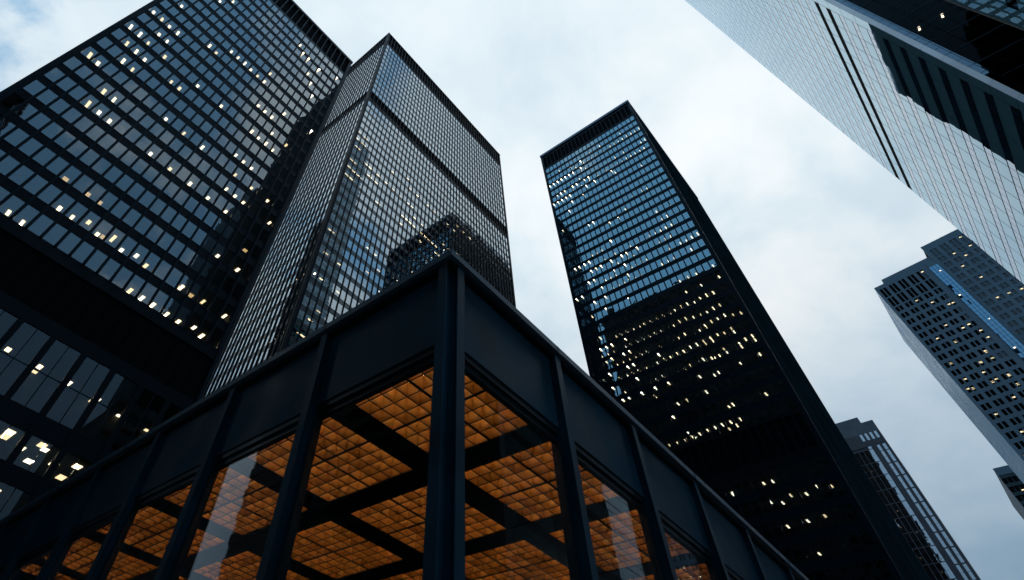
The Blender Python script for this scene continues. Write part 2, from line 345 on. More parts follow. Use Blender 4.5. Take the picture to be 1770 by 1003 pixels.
L2 = [(37.38,1.05,5),(37.36,1.13,6),(39.6,1.09,5),(40.24,1.09,5),(39.46,1.13,6),(40.26,1.13,6),(37.98,1.16,7),(38.85,1.16,7),(37.4,1.2,9),(38.09,1.16,9),(38.86,1.2,9),(42.06,1.19,8),(42.67,1.19,8),(43.53,1.15,8),(44.33,1.18,8),(37.47,1.13,10),(38.1,1.16,10),(38.97,1.2,10),(39.72,1.24,10),(40.48,1.27,10),(41.3,1.25,10),(41.93,1.27,10),(37.45,1.17,11),(38.19,1.21,11),(39.1,1.19,11),(39.84,1.24,11),(44.2,1.22,9),(46.81,1.19,8),(47.6,1.19,8),(44.79,1.18,9),(46.65,1.23,9),(47.43,1.23,9),(51.85,1.12,6),(57.8,1.09,5),(59.31,1.13,6),(53.18,1.19,8),(50.38,1.19,8),(38.25,1.41,17),(39.0,1.37,17),(48.66,1.29,11),(49.37,1.26,11),(56.2,1.19,8),(62.5,1.13,6),(59.37,1.19,8),(60.91,1.19,8),(67.0,1.13,6),(70.18,1.13,6),(58.04,1.27,10),(59.51,1.27,10),(61.01,1.27,10),(62.52,1.27,10),(62.48,1.23,9),(57.94,1.31,11),(65.43,1.23,9),(65.66,1.27,10),(67.19,1.27,10),(68.74,1.27,10),(70.3,1.27,10),(71.87,1.27,10),(65.66,1.31,11),(49.08,1.22,16),(51.49,1.32,16),(38.9,1.31,19),(42.78,1.37,19),(39.71,1.23,21),(44.26,1.26,21),(41.35,1.53,23),(39.67,0.88,24),(38.73,1.39,25),(39.36,1.37,25),(50.3,1.09,18),(53.53,1.5,17),(63.63,0.76,15),(77.54,1.23,9),(71.38,0.73,11),(72.8,0.72,11),(68.48,1.22,13),(65.99,0.35,14),(61.54,0.35,16),(58.91,0.35,17),(56.92,0.35,18),(54.14,0.35,19),(76.15,1.13,6),(79.34,1.13,6),(80.79,1.09,5),(83.96,1.09,5),(87.18,1.09,5),(74.82,1.23,9),(79.99,0.35,9),(84.49,0.44,9)]
L2L = [(73.75,1.05,21),(71.83,0.93,21),(69.43,1.05,21),(64.4,0.35,22),(74.29,1.3,25),(72.66,1.25,25),(71.22,1.24,25),(69.69,1.25,25)]
L3 = [(15.46,1.35,1),(23.3,1.35,1),(27.55,1.35,1),(30.97,0.35,2),(34.99,0.35,2),(39.62,1.35,1),(9.59,1.21,2),(11.09,1.37,2),(12.51,1.25,2),(14.02,1.25,2),(15.6,1.38,2),(17.09,1.38,2),(18.55,1.38,2),(20.13,1.38,2),(21.49,1.38,2),(23.02,1.38,2),(24.54,1.38,2),(26.03,1.38,2),(27.51,1.38,2),(29.06,1.38,2),(30.51,1.38,2),(31.6,0.35,3),(33.58,1.38,2),(34.65,0.35,3),(9.64,1.35,4),(11.08,1.45,4),(20.14,1.45,4),(23.02,1.45,4),(11.06,1.48,5),(12.55,1.48,5),(14.09,1.48,5),(15.58,1.48,5),(17.07,1.48,5),(18.58,1.48,5),(20.06,1.48,5),(21.49,1.48,5),(22.65,0.35,6),(24.48,1.48,5),(30.53,1.41,3),(32.08,1.41,3),(17.06,1.45,4),(14.04,1.56,7),(43.83,0.35,3),(42.31,0.35,3),(40.75,0.35,3),(39.21,0.35,3),(37.69,0.35,3),(36.2,0.35,3),(30.19,0.35,5),(31.73,0.35,5),(33.59,1.45,4),(34.61,0.35,5),(36.11,0.35,5),(39.13,0.35,5),(40.67,0.35,5),(42.07,0.35,5),(36.77,1.48,5),(37.78,0.35,6),(39.31,0.35,6),(40.82,0.35,6),(42.38,0.35,6),(43.94,0.35,6),(27.54,1.48,5),(28.71,0.35,6),(30.49,1.48,5),(31.72,0.35,6),(33.72,1.48,5),(21.97,1.52,6),(37.68,0.35,7),(33.48,0.35,7),(39.43,0.35,8),(15.58,1.69,10),(17.03,1.69,10),(20.07,1.69,10),(23.48,1.74,11),(25.85,0.35,12),(28.67,0.35,12),(33.22,0.35,11),(34.78,0.35,11),(30.07,0.35,14),(43.1,0.35,10),(16.08,1.84,13),(14.13,1.64,14),(15.64,1.9,14),(14.17,1.71,15),(15.7,1.74,15),(17.19,1.96,15),(18.66,1.96,15),(20.24,1.96,15),(21.59,1.96,15),(15.62,1.91,16),(17.11,2.03,16),(12.27,1.81,13),(33.78,1.9,14),(35.37,1.9,14),(36.85,1.9,14),(37.68,0.35,15),(39.19,0.35,15),(40.82,0.35,15),(42.17,0.35,15),(30.51,1.96,15),(31.69,0.35,16),(33.85,1.96,15),(34.8,0.35,16),(36.31,0.35,16),(37.81,0.35,16),(26.07,1.96,15),(27.18,0.35,16),(28.62,0.35,16),(24.17,0.35,16),(23.13,1.96,15),(26.2,2.03,16),(27.79,2.03,16),(28.6,0.35,17),(30.73,2.03,16),(31.82,0.35,17),(18.69,2.03,16),(37.71,0.35,17),(39.28,0.35,17),(23.33,2.1,17),(24.75,2.1,17),(26.3,2.1,17),(27.7,2.1,17),(28.81,0.35,18),(32.25,2.1,17),(33.87,2.1,17),(35.37,2.1,17),(36.24,0.35,18),(9.66,1.59,17),(11.25,1.75,17),(12.76,1.99,17),(14.27,2.1,17),(17.09,2.1,17),(12.68,1.79,18),(17.18,1.97,18),(18.71,2.17,18),(20.4,2.17,18),(26.28,2.17,18),(27.81,2.17,18),(29.47,2.17,18),(30.87,2.17,18),(32.39,2.17,18),(33.98,2.17,18),(39.18,0.35,19),(36.01,0.35,19),(10.18,2.28,20),(14.25,2.34,20),(16.19,2.22,20),(18.27,2.34,20),(30.59,0.35,20),(36.78,0.39,20),(40.98,0.64,20),(42.11,0.35,18),(43.79,0.35,18),(10.19,2.24,21),(14.42,2.44,21),(18.04,2.44,21),(12.8,1.94,22),(14.3,1.78,22),(15.79,1.83,22),(17.3,2.54,22),(18.82,1.92,22),(20.28,2.04,22),(21.92,2.24,22),(24.84,2.32,22),(26.43,2.54,22),(23.25,2.54,22),(28.0,2.49,22),(12.82,2.04,23),(14.33,2.26,23),(15.89,2.65,23),(17.26,2.65,23),(18.89,2.65,23),(20.4,1.85,23),(21.93,1.92,23),(12.8,1.16,24),(14.35,1.33,24),(15.77,1.42,24),(29.63,2.54,22),(30.87,2.54,22),(32.5,2.54,22),(34.17,2.54,22),(35.75,2.54,22),(23.5,2.65,23),(26.51,2.65,23),(28.04,2.44,23),(29.52,2.65,23),(31.06,2.65,23),(32.62,2.65,23),(34.29,2.65,23),(35.66,2.65,23),(40.36,0.68,22),(37.01,2.54,22),(37.86,0.35,23),(39.29,0.35,23),(40.76,0.35,23),(34.34,0.35,23),(38.81,2.65,23),(40.3,2.65,23),(38.73,0.37,24),(41.92,2.65,23),(40.3,0.53,24),(35.75,0.35,24),(34.27,0.35,24),(11.38,2.02,24),(9.89,2.48,24),(17.36,1.81,24),(17.29,2.77,24),(18.87,2.77,24),(21.91,1.91,24),(23.47,2.42,24),(28.05,2.69,24),(28.33,0.35,25),(31.18,2.77,24),(32.65,2.77,24),(34.2,2.77,24),(35.67,2.77,24),(34.29,0.35,25),(37.28,2.77,24),(35.68,0.35,25),(38.8,2.77,24),(40.21,0.36,25),(12.83,1.11,25),(12.81,2.47,25),(14.49,1.65,25),(15.8,1.35,25),(17.36,1.55,25),(17.36,2.9,25),(18.93,1.76,25),(18.9,2.9,25),(20.45,1.8,25),(21.89,1.9,25),(23.61,2.29,25),(23.42,2.9,25),(25.0,2.23,25),(26.68,2.45,25),(28.01,2.45,25),(29.82,2.86,25),(32.64,2.9,25),(34.4,2.9,25),(35.88,2.9,25),(34.43,0.35,26),(37.26,2.9,25),(39.05,2.9,25),(40.25,0.35,26),(9.95,0.78,26),(9.99,2.28,26),(11.39,1.01,26),(12.83,1.47,26),(12.91,2.75,26),(15.93,1.39,26),(15.84,2.82,26),(17.46,3.0,26),(18.52,3.05,26),(19.04,2.76,26),(20.56,2.1,26),(23.48,2.55,26),(24.97,3.05,26),(29.67,2.66,26),(28.4,0.35,27),(31.29,2.99,26),(31.32,0.35,27),(34.36,0.35,27),(37.35,0.35,27),(38.74,0.35,27),(38.9,3.05,26),(10.47,1.74,27),(14.46,2.32,27),(18.96,2.66,27),(19.97,3.08,27),(22.48,1.81,27),(12.97,2.94,29),(19.02,2.66,29),(19.91,2.94,29),(32.73,2.84,27),(28.61,2.34,28),(26.61,2.21,28),(22.43,1.75,28),(29.79,0.35,29),(18.75,1.81,30),(20.5,1.69,30),(22.08,1.71,30),(23.47,1.87,30),(24.97,1.98,30),(26.65,2.33,30),(28.19,2.68,30),(29.8,2.77,30),(31.39,2.88,30),(33.03,2.73,30),(20.06,3.35,30),(21.64,3.74,30),(18.58,3.78,31),(20.0,3.63,31),(19.93,2.19,32),(18.48,3.48,32),(16.59,1.67,32),(14.47,2.51,32),(12.34,0.89,32),(10.6,2.04,32),(19.2,2.93,33),(16.09,2.61,33),(13.5,2.26,33),(17.05,4.97,34),(25.46,4.14,31),(25.67,4.68,31)]


hid = behind_pavilion
# ================================================================ tower with large square windows, left
c1 = 52.2
t1 = thing('office_tower', 'black steel office tower at far left with large windows and a low black louvred band', 'office tower', (3.45, 76.0, 0))
f = Face('y', c1)
s1 = [Z(36.97+3.61*k) for k in range(22)]; wh1 = 2.36
w1 = [(-13.15+1.524*k, -13.15+1.524*k+1.2) for k in range(22)]
m1 = [-13.312+1.524*k for k in range(23)]
zr = Z(124.0)
curtain(t1, f, m1, w1, s1, wh1, Z(36.95), zr-0.9, 0.29, 0.10, 0.17, 'glass_a', hid, -13.4, 20.3)
slabs(t1, -13.5, 20.4, c1+0.34, c1+7.2, s1, wh1)
ceiling_lights(t1, f, L1, [Z(36.97+3.61*k) for k in range(22)], wh1, 0.36, 1.2)
mb = MB(); mb.box(-13.93, 20.83, c1+7.2, 100, 0, zr-0.6); mb.box(-13.93, -13.52, c1+0.3, c1+7.2, 0, zr-0.6); mb.box(20.42, 20.83, c1+0.3, c1+7.2, 0, zr-0.6)
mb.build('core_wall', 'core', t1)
for a, b in ((-13.95, -13.47), (20.37, 20.85)):
    q = MB(); f.box(q, a, b, -0.08, 0.3, 0, zr-0.9); q.build('corner_plate', 'steel2', t1)
q = MB(); f.box(q, -13.46, 20.36, 0.10, 0.32, Z(115.2), Z(116.3)); q.build('louvre_sill', 'steel', t1)
q = MB(); f.box(q, -13.46, 20.36, 0.30, 0.6, Z(116.3), zr-0.9)
q.build('louvre_band', 'louvre', t1)
q = MB(); q.box(-14.05, 20.95, c1-0.25, 100.1, zr-0.9, zr); q.build('roof_edge', 'steel2', t1)
q = MB(); f.box(q, -13.46, 20.36, 0.22, 0.5, Z(30.4), Z(35.6)); q.build('louvre_band', 'louvre', t1)
q = MB(); Face('y', 0).box(q, -0.06, 0.06, 0.1, 0.219, 0, 5.1); me = q.mesh('louvre_bar', 'louvre', (0, 0, 0))
for u in m1: put('louvre_bar', me, t1, (u, c1, Z(30.45)))
q = MB(); f.box(q, -13.46, 20.36, 0.05, 0.4, Z(35.6), Z(36.92)); q.build('spandrel', 'spandrel', t1)
q = MB(); f.box(q, -13.46, 20.36, 0.05, 0.4, Z(29.1), Z(30.4)); q.build('spandrel', 'spandrel', t1)
# tall windows and the office floors below them, in bays of two panes
bays = [8.9+3.048*k for k in range(-7, 4)]
q = MB(); f.box(q, -0.27, 0.27, -0.05, 0.5, 0, Z(29.1)); me = q.mesh('column', 'spandrel', (0, c1, 0))
for b in bays: put('column', me, t1, (b-0.28, c1, 0))
q = MB(); Face('y', 0).box(q, -0.04, 0.04, 0.0, 0.16, 0, 6.05); me = q.mesh('glazing_bar', 'steel2')
q = MB(); Face('y', 0).box(q, -1.24, 1.24, 0.0, 0.13, -0.035, 0.035); me2 = q.mesh('glazing_bar', 'steel2')
cells = []
for b in bays:
    put('glazing_bar', me, t1, (b+1.25, c1+0.08, Z(23.0))); put('glazing_bar', me2, t1, (b+1.25, c1+0.10, Z(25.95)))
    for a in (b+0.01, b+1.29):
        cells += [(a, a+1.2, Z(23.0), Z(25.9)), (a, a+1.2, Z(26.0), Z(29.05)), (a, a+1.2, Z(19.0), Z(21.4)), (a, a+1.2, Z(15.3), Z(17.7)), (a, a+1.2, Z(11.6), Z(14.0)), (a, a+1.2, Z(7.9), Z(10.3)), (a, a+1.2, Z(0.5), Z(5.5))]
panes(t1, f, cells, 'glass_low', 0.14, 0.02, hid)
for a, b in ((21.4, 23.0), (17.7, 19.0), (14.0, 15.3), (10.3, 11.6), (5.5, 7.9), (-1.6, 0.5)):
    q = MB(); f.box(q, -13.46, 20.36, 0.05, 0.45, Z(a), Z(b)); q.build('spandrel', 'spandrel', t1)
for a, b in ((29.12, 30.3), (21.45, 22.95), (17.75, 18.95), (14.05, 15.25), (10.35, 11.55), (5.55, 7.85)):
    MB().box(-13.5, 20.4, c1+0.48, c1+8, Z(a), Z(b)).build('floor_slab', 'inside', t1)
me = MB().box(-0.3, 0.3, -0.35, 0.35, 0, 0.03).mesh('ceiling_glow', 'warm_glow')  # patches that emit the glow of lit ceilings, without a fixture
for u, d, k in ((-3.6, 2.55, 2), (-0.9, 2.5, 2), (0.6, 2.5, 2), (3.4, 2.6, 1), (13.6, 2.6, 1), (15.2, 2.6, 1), (18.6, 2.2, 4)): put('ceiling_glow', me, t1, f.w(u, d, s1[k]+wh1))
ceiling_lights(t1, f, L1T, [Z(23.0)], 6.1, 0.55, 1.0)
ceiling_lights(t1, f, [(10.2, 1.2, 0), (7.6, 2.6, 0), (6.4, 4.4, 0), (9.4, 2.2, 1), (13.2, 2.8, 1)], [Z(19.0), Z(15.3)], 2.42, 0.6, 1.2)
ceiling_lights(t1, f, L1B, [Z(19.0), Z(15.3)], 2.42, 0.6, 1.2)

# ================================================================ tall tower seen on its corner, centre left
cx2, cy2 = 35.6, 66.5
x2e, y2e = 108.75, 113.6
t2 = thing('office_tower', 'tall black office tower seen on its corner, one dark band crossing its fine window grid', 'office tower', (72.0, 90.0, 0))
fr = Face('y', cy2); fl = Face('x', cx2)
wh2 = 2.3
S2 = [Z(144.2-3.5*k) for k in range(40)] + [Z(153.7+3.54*j) for j in range(12)]
h2 = lambda p: behind_pavilion(p) or p[0] < 603-(p[1]-105)*0.4231
zr2 = Z(206.2)
wr = [(36.52+1.524*j, 36.52+1.524*j+1.24) for j in range(47)]
wl_ = [(67.42+1.524*j, 67.42+1.524*j+1.24) for j in range(30)]
mr = [36.36+1.524*j for j in range(48)]; ml = [67.26+1.524*j for j in range(31)]
lowS = [s for s in S2 if s > Z(18)]
curtain(t2, fr, mr, wr, lowS, wh2, Z(4), zr2-0.8, 0.24, 0.09, 0.13, 'glass_b', h2, 36.3, 108.1, sk='spandrel_g')
curtain(t2, fl, ml, wl_, lowS, wh2, Z(4), zr2-0.8, 0.24, 0.09, 0.13, 'glass_b', h2, 67.2, 113.0, limit=40, sk='spandrel_g')
slabs(t2, cx2+0.34, x2e-0.4, cy2+0.34, cy2+5.5, lowS, wh2)
ceiling_lights(t2, fr, L2, S2, wh2, 1.15, 0.26)
ceiling_lights(t2, fl, L2L, S2, wh2, 0.5, 0.3)
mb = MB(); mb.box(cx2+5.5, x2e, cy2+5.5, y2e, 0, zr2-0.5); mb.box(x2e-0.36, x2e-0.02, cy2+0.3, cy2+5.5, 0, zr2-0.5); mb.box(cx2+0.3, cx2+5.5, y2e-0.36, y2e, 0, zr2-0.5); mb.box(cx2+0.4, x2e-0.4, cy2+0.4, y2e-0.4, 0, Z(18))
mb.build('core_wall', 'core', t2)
q = MB(); q.box(cx2-0.02, cx2+0.7, cy2-0.02, cy2+0.72, 0, zr2-0.8); q.build('corner_plate', 'steel2', t2)
q = MB(); q.box(cx2-0.22, cx2+0.16, cy2-0.22, cy2+0.16, 0, zr2-0.1); q.build('corner_plate', 'steel2', t2)
q = MB(); q.box(x2e-0.5, x2e, cy2-0.1, cy2+0.3, 0, zr2-0.8); q.build('corner_plate', 'steel2', t2)
for (a, b) in ((Z(148.9), Z(152.9)), (Z(196.6), zr2-0.8)):
    q = MB(); fr.box(q, 36.3, 108.2, 0.30, 0.55, a, b); fl.box(q, 67.25, 113.0, 0.30, 0.55, a, b); q.build('louvre_band', 'louvre', t2)
for (a, b) in ((Z(146.5), Z(148.9)), (Z(152.9), Z(153.7)), (Z(194.94), Z(196.6))):
    q = MB(); fr.box(q, 36.3, 108.2, 0.05, 0.29, a, b); fl.box(q, 67.25, 113.0, 0.05, 0.29, a, b); q.build('spandrel', 'spandrel', t2)
q = MB(); q.box(cx2-0.2, x2e+0.1, cy2-0.2, y2e, zr2-0.8, zr2-0.2); q.build('roof_edge', 'steel2', t2)

# ================================================================ tower with blue glass, centre
c3 = 102.7
t3 = thing('office_tower', 'black office tower with blue glass and rows of lit ceiling lights, right of centre', 'office tower', (130.0, 26.6, 0))
f = Face('x', c3); wh3 = 2.3
S3 = [Z(162.2-3.54*k) for k in range(31)] + [Z(45.6-3.57*k) for k in range(11)]
w3 = [(9.2+1.524*k, 9.2+1.524*k+1.22) for k in range(23)]
m3 = [9.05+1.524*k for k in range(24)]
zr3 = Z(175.0); y3a, y3b, x3e = 8.3, 44.9, 157.2
curtain(t3, f, m3, w3, S3, wh3, Z(6), zr3-3.0, 0.28, 0.09, 0.14, 'glass_c', hid, 9.0, 44.2, sk='steel2')
slabs(t3, c3+0.34, c3+7.0, y3a+0.4, y3b-0.4, S3, wh3)
ceiling_lights(t3, f, L3, S3, wh3, 0.30, 1.25)
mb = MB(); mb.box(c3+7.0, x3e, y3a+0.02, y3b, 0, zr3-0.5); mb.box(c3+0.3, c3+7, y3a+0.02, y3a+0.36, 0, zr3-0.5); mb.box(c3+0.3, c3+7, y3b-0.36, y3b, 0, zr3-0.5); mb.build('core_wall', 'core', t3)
q = MB(); q.box(c3-0.06, c3+0.3, y3a-0.05, y3a+0.62, 0, zr3-1.2); q.build('corner_plate', 'steel2', t3)
q = MB(); q.box(c3-0.06, c3+0.3, y3b-0.75, y3b, 0, zr3-1.2); q.build('corner_plate', 'steel2', t3)
for a, b in ((166.0, 172.2), (49.6, 55.4)):
    q = MB(); f.box(q, 9.0, 44.1, 0.28, 0.5, Z(a), Z(b)); q.build('louvre_band', 'louvre', t3)
for a, b in ((164.5, 166.0), (172.2, 173.0), (55.4, 55.98), (47.9, 49.6)):
    q = MB(); f.box(q, 9.0, 44.1, 0.04, 0.27, Z(a), Z(b)); q.build('spandrel', 'spandrel', t3)
q = MB(); q.box(c3-0.25, x3e, y3a-0.25, y3b+0.1, zr3-1.2, zr3); q.build('roof_edge', 'cornice', t3)
fs = Face('y', y3a)
q = MB(); fs.box(q, c3+0.7, x3e, 0.0, 0.016, 0, zr3-1.2); q.build('side_wall', 'side', t3)
q = MB(); Face('y', 0).box(q, -0.05, 0.05, -0.05, -0.001, 0, zr3-1.3); me = q.mesh('mullion', 'side')
for k in range(36): put('mullion', me, t3, (c3+1.0+1.524*k, y3a, 0))
# ================================================================ mirror-clad tower, right
d5 = -27.0
t4 = thing('skyscraper', 'very tall mirror clad skyscraper at upper right with two black slots across its face', 'skyscraper', (77.5, -52.0, 0))
f = Face('y', d5, -1)
zt = Z(297.0)
MB().box(54.6, 101, d5-50, d5-7.5, 0, zt).build('core_wall', 'core', t4)
q = MB(); f.box(q, 55.0, 101, 0.06, 0.4, 0, zt); q.build('backing_wall', 'joint', t4)
rows = [Z(59.2+3.42*k) for k in range(-16, 69)]
ns, nw = 14, 28
hb = lambda p: False
q = MB()
cells = [(56.66+3.164*i+0.055, 56.66+3.164*(i+1)-0.055, zb+1.28, zb+3.34) for zb in rows for i in range(ns)]
panes(t4, f, cells, 'metal', 0.0, 0.05, hb, name='spandrel_panel', tilt=0.0011)
cells = [(56.66+1.582*i+0.035, 56.66+1.582*(i+1)-0.035, zb+0.08, zb+1.12) for k, zb in enumerate(rows) if k-16 not in (8, 9) for i in range(nw)]
panes(t4, f, cells, 'glass_m', 0.01, 0.03, hb, tilt=0.0013)
cells = [(55.02, 56.62, zb+0.035, zb+3.385) for zb in rows]
panes(t4, f, cells, 'metal', 0.0, 0.05, hb, name='corner_panel', tilt=0.001)
for k in (8, 9):
    zb = Z(59.2+3.42*k); q = MB(); f.box(q, 56.66, 100.9, 0.045, 0.058, zb, zb+1.2); q.build('black_slot', 'louvre', t4)
# chamfered corner strip, panel by panel
q = MB()
q.prism([(55.0, d5), (54.56, d5-0.44), (54.9, d5-0.6), (55.16, d5-0.3)], 0, 3.39); me = q.mesh('corner_strip', 'metal2', (55, d5, 0))
for zb in rows: put('corner_strip', me, t4, (55, d5, zb))
fs = Face('x', 54.56)
cells = [(d5-0.98, d5-0.47, zb+z0, zb+z0+1.64) for zb in rows for z0 in (0.02, 1.73)]
panes(t4, fs, cells, 'glass_m', 0.02, 0.02, hb, limit=60)
cells = [(d5-1.16, d5-1.03, zb+z0, zb+z0+3.3) for zb in rows for z0 in (0.02,)]
panes(t4, fs, cells, 'glass_m', 0.0, 0.02, hb, limit=40)
q = MB(); fs.box(q, d5-1.2, d5-0.44, 0.05, 0.3, 0, zt); q.build('backing_wall', 'joint', t4)
cells = [(d5-1.25-1.55*(i+1)+0.03, d5-1.25-1.55*i-0.03, zb+0.06, zb+3.36) for zb in rows for i in range(31)]
panes(t4, fs, cells, 'glass_d', 0.05, 0.02, hb, limit=60)
q = MB(); Face('x', 0).box(q, -49.0, -1.25, 0.0, 0.10, -0.04, 0.04); me = q.mesh('transom', 'steel', (0, 0, 0))
for zb in rows: put('transom', me, t4, (54.56, d5, zb))
me = MB().box(54.9, 60.5, d5-49.8, d5-1.3, 0, 0.5).mesh('floor_slab', 'core', (54.9, d5, 0))
for zb in rows: put('floor_slab', me, t4, (54.95, d5, zb+2.0))
me = MB().box(-0.30, 0.30, -0.11, 0.11, -0.04, 0.0).mesh('ceiling_light', 'lamp')
for x, y in ((56.3, -29.82), (56.3, -32.36)):
    put('ceiling_light', me, t4, (x, y, rows[19]+1.98))

# unseen block added to close a sky gap mirrored in the pavilion glass
MB().box(44.9, 54.5, d5-49, d5-24, 0, Z(190)).build('gap_blocker', 'teal', t4)

# ================================================================ lower block beside the mirror tower, top right corner
t5 = thing('office_block', 'teal metal clad office block with black window strips, cut by the top right corner', 'office block', (39.4, -44.0, 0))
MB().box(34, 44.6, d5-33, d5-0.1, 0, Z(66)).build('core_wall', 'teal', t5)
f = Face('y', d5, -1)
cells = []; wc = []
for k in range(-17, 3):
    zb = Z(59.2+3.42*k)
    for i in range(5):
        a = 44.25-2.1*(i+1); b = a+2.1
        cells.append((a+0.012, b-0.012, zb+1.25, zb+3.40))
        if i < 1: cells.append((a+0.012, b-0.012, zb+0.02, zb+1.23))
        else: wc.append((a+0.02, b-0.02, zb+0.02, zb+1.22))
panes(t5, f, cells, 'metal', 0.0, 0.06, hb, name='spandrel_panel', tilt=0.0008)
panes(t5, f, wc, 'glass_d', 0.03, 0.03, hb)
q = MB(); q.prism([(44.27, d5-0.001), (44.8, d5-0.45), (44.6, d5-0.8), (44.2, d5-0.4)], 0, 3.39); me = q.mesh('corner_strip', 'teal', (44.5, d5, 0))
for k in range(-17, 3): put('corner_strip', me, t5, (44.5, d5, Z(59.2+3.42*k)))
MB().box(33.9, 44.9, d5-33.1, d5+0.05, Z(66), Z(67)).build('roof_edge', 'teal', t5)

# ================================================================ far towers, lower right
c4 = 440.0
t6 = thing('office_tower', 'dark brown office tower with columns of bright windows, peeping out behind the blue glass tower', 'office tower', (480.0, 50.0, 0))
f = Face('x', c4)
MB().box(c4+0.5, 524, 2.5, 92, 0, Z(218.0)).build('core_wall', 'brown', t6)
hT = lambda p: p[0] < 1443+(p[1]-735)/1.62
cells = []
for a, b in ((4.2, 5.7), (7.0, 8.5), (9.9, 11.4), (12.8, 14.3)): cells.append((a, b, Z(207.0), Z(211.4)))
tops = [198.6-7.96*k for k in range(23)]
for a, b in ((3.9, 5.48), (7.16, 8.68)):
    cells.append((a, b, Z(199.0), Z(202.8)))
    for t in tops: cells += [(a, b, Z(t-3.58), Z(t)), (a, b, Z(t-7.32), Z(t-3.7))]
wide = [(11.9, 14.3), (14.7, 17.2), (17.6, 20.1), (20.5, 23.0)] + [(24.2+2.7*i, 26.6+2.7*i) for i in range(24)]
tw = [209.2-8.0*k for k in range(24)]
for i, (a, b) in enumerate(wide):
    for j, t in enumerate(tw):
        if j == 0 and i > 0: continue
        cells += [(a, b, Z(t-3.74), Z(t)), (a, b, Z(t-7.6), Z(t-3.84))]
panes(t6, f, cells, 'glass_mm', 0.16, 0.03, hT, tilt=0.004)
posts = [(2.4, 3.9), (5.48, 7.16), (8.68, 11.9)] + [(wide[i][1], wide[i+1][0]) for i in range(len(wide)-1)] + [(wide[-1][1], 92)]
for i, (a, b) in enumerate(posts):
    q = MB(); f.box(q, a, b, 0, 0.48, 0, Z(203.2) if i < 3 else Z(201.6)); q.build('pier', 'brown', t6)
for k, t in enumerate(tops):
    q = MB(); f.box(q, 3.95, 5.43, 0.05, 0.45, Z(t-7.94), Z(t-7.34)); f.box(q, 7.2, 8.62, 0.05, 0.45, Z(t-7.94), Z(t-7.34)); f.box(q, 12.0, 88.8, 0.07, 0.45, Z(tw[k]-7.98), Z(tw[k]-7.62)); q.build('floor_band', 'brown', t6)
q = MB(); f.box(q, 2.4, 92, 0.0, 0.48, Z(211.5), Z(218.4)); q.build('parapet', 'brown2', t6)
q = MB(); f.box(q, 2.4, 92, 0.0, 0.48, Z(203.25), Z(206.9)); q.build('floor_band', 'brown', t6)
for a, b in ((2.4, 4.2), (5.7, 7.0), (8.5, 9.9), (11.4, 12.8), (14.3, 92)):
    q = MB(); f.box(q, a, b, 0.02, 0.46, Z(206.92), Z(211.48)); q.build('pier', 'brown', t6)
MB().box(c4+4, 510, 9.4, 80, Z(218.0), Z(224.6)).build('penthouse', 'brown2', t6)
me = MB().box(-0.1, 0.1, -0.6, 0.6, 0, 0.45).mesh('ceiling_light', 'lamp_far')
for i in range(40):
    j = random.randrange(1, 20); a, b = random.choice(wide[1:9])
    put('ceiling_light', me, t6, (c4+0.35, random.uniform(a+0.6, b-0.6), Z(tw[j]-random.choice((0.6, 4.4)))))

class SkewFace(Face):
    """the front of the granite tower is not square to the street: x changes along it"""
    K = 0.147; Y0 = -29.5
    def __init__(s, c, k=0.147, y0=-29.5): s.ax = 'x'; s.c = c; s.s = 1; s.K = k; s.Y0 = y0
    def w(s, u, d, z): return (s.c+d+s.K*(u-s.Y0), u, z)
    def box(s, mb, u0, u1, d0, d1, z0, z1, mi=0):
        b = len(mb.v)
        for z in (z0, z1):
            for u, d in ((u0, d0), (u0, d1), (u1, d1), (u1, d0)): mb.v.append(s.w(u, d, z))
        mb.f += [(b,b+1,b+2,b+3),(b+7,b+6,b+5,b+4),(b,b+4,b+5,b+1),(b+1,b+5,b+6,b+2),(b+2,b+6,b+7,b+3),(b+3,b+7,b+4,b)]
        mb.m += [mi]*6
t7 = thing('granite_tower', 'blue grey granite tower with stepped roof, paired windows and a bright blue glass strip', 'office tower', (285.0, -60.0, 0))
c7 = 260.0; f = SkewFace(c7)
cv = lambda u: (u/260.0)*264.34/(1-0.147*u/260.0)
def pr(ys, z0, z1, name, mk, d=0.5, back=45.0):
    MB().prism([(c7+d+0.147*(ys[0]+29.5), ys[0]), (c7+d+0.147*(ys[1]+29.5), ys[1]), (c7+back, ys[1]), (c7+back, ys[0])], z0, z1).build(name, mk, t7)
zl, zp, zh = Z(182.3), Z(185.0), Z(190.2)
pr((-29.52, -53.9), 0, zl-0.4, 'core_wall', 'louvre')
pr((-53.92, -110.0), 0, zh-0.4, 'core_wall', 'louvre')
pr((-34.0, -53.85), zl-0.4, zp, 'penthouse', 'stone', 0.9)
hG = lambda p: p[1] < (p[0]-1185)*0.838
lefts = [-30.6-3.83*k for k in range(5)]; rights = [-55.7-3.9*k for k in range(11)]
rowsL = [(180.4, 4.7), (175.1, 4.5), (169.9, 2.3)] + [(166.3-3.57*k, 2.2) for k in range(42)]
rowsR = [(187.0, 4.4), (182.0, 2.3)] + [(178.6-3.57*k, 2.2) for k in range(46)]
cells = []
def pair(u):
    a, b = cv(u), cv(u-1.12); c, d = cv(u-1.5), cv(u-2.62)
    return (b, a), (d, c)
for u in lefts:
    for (a, b) in pair(u):
        cells += [(a, b, Z(t-h), Z(t)) for t, h in rowsL]
for u in rights:
    for (a, b) in pair(u):
        cells += [(a, b, Z(t-h), Z(t)) for t, h in rowsR]
panes(t7, f, cells, 'glass_f', 0.28, 0.03, hG, tilt=0.006)
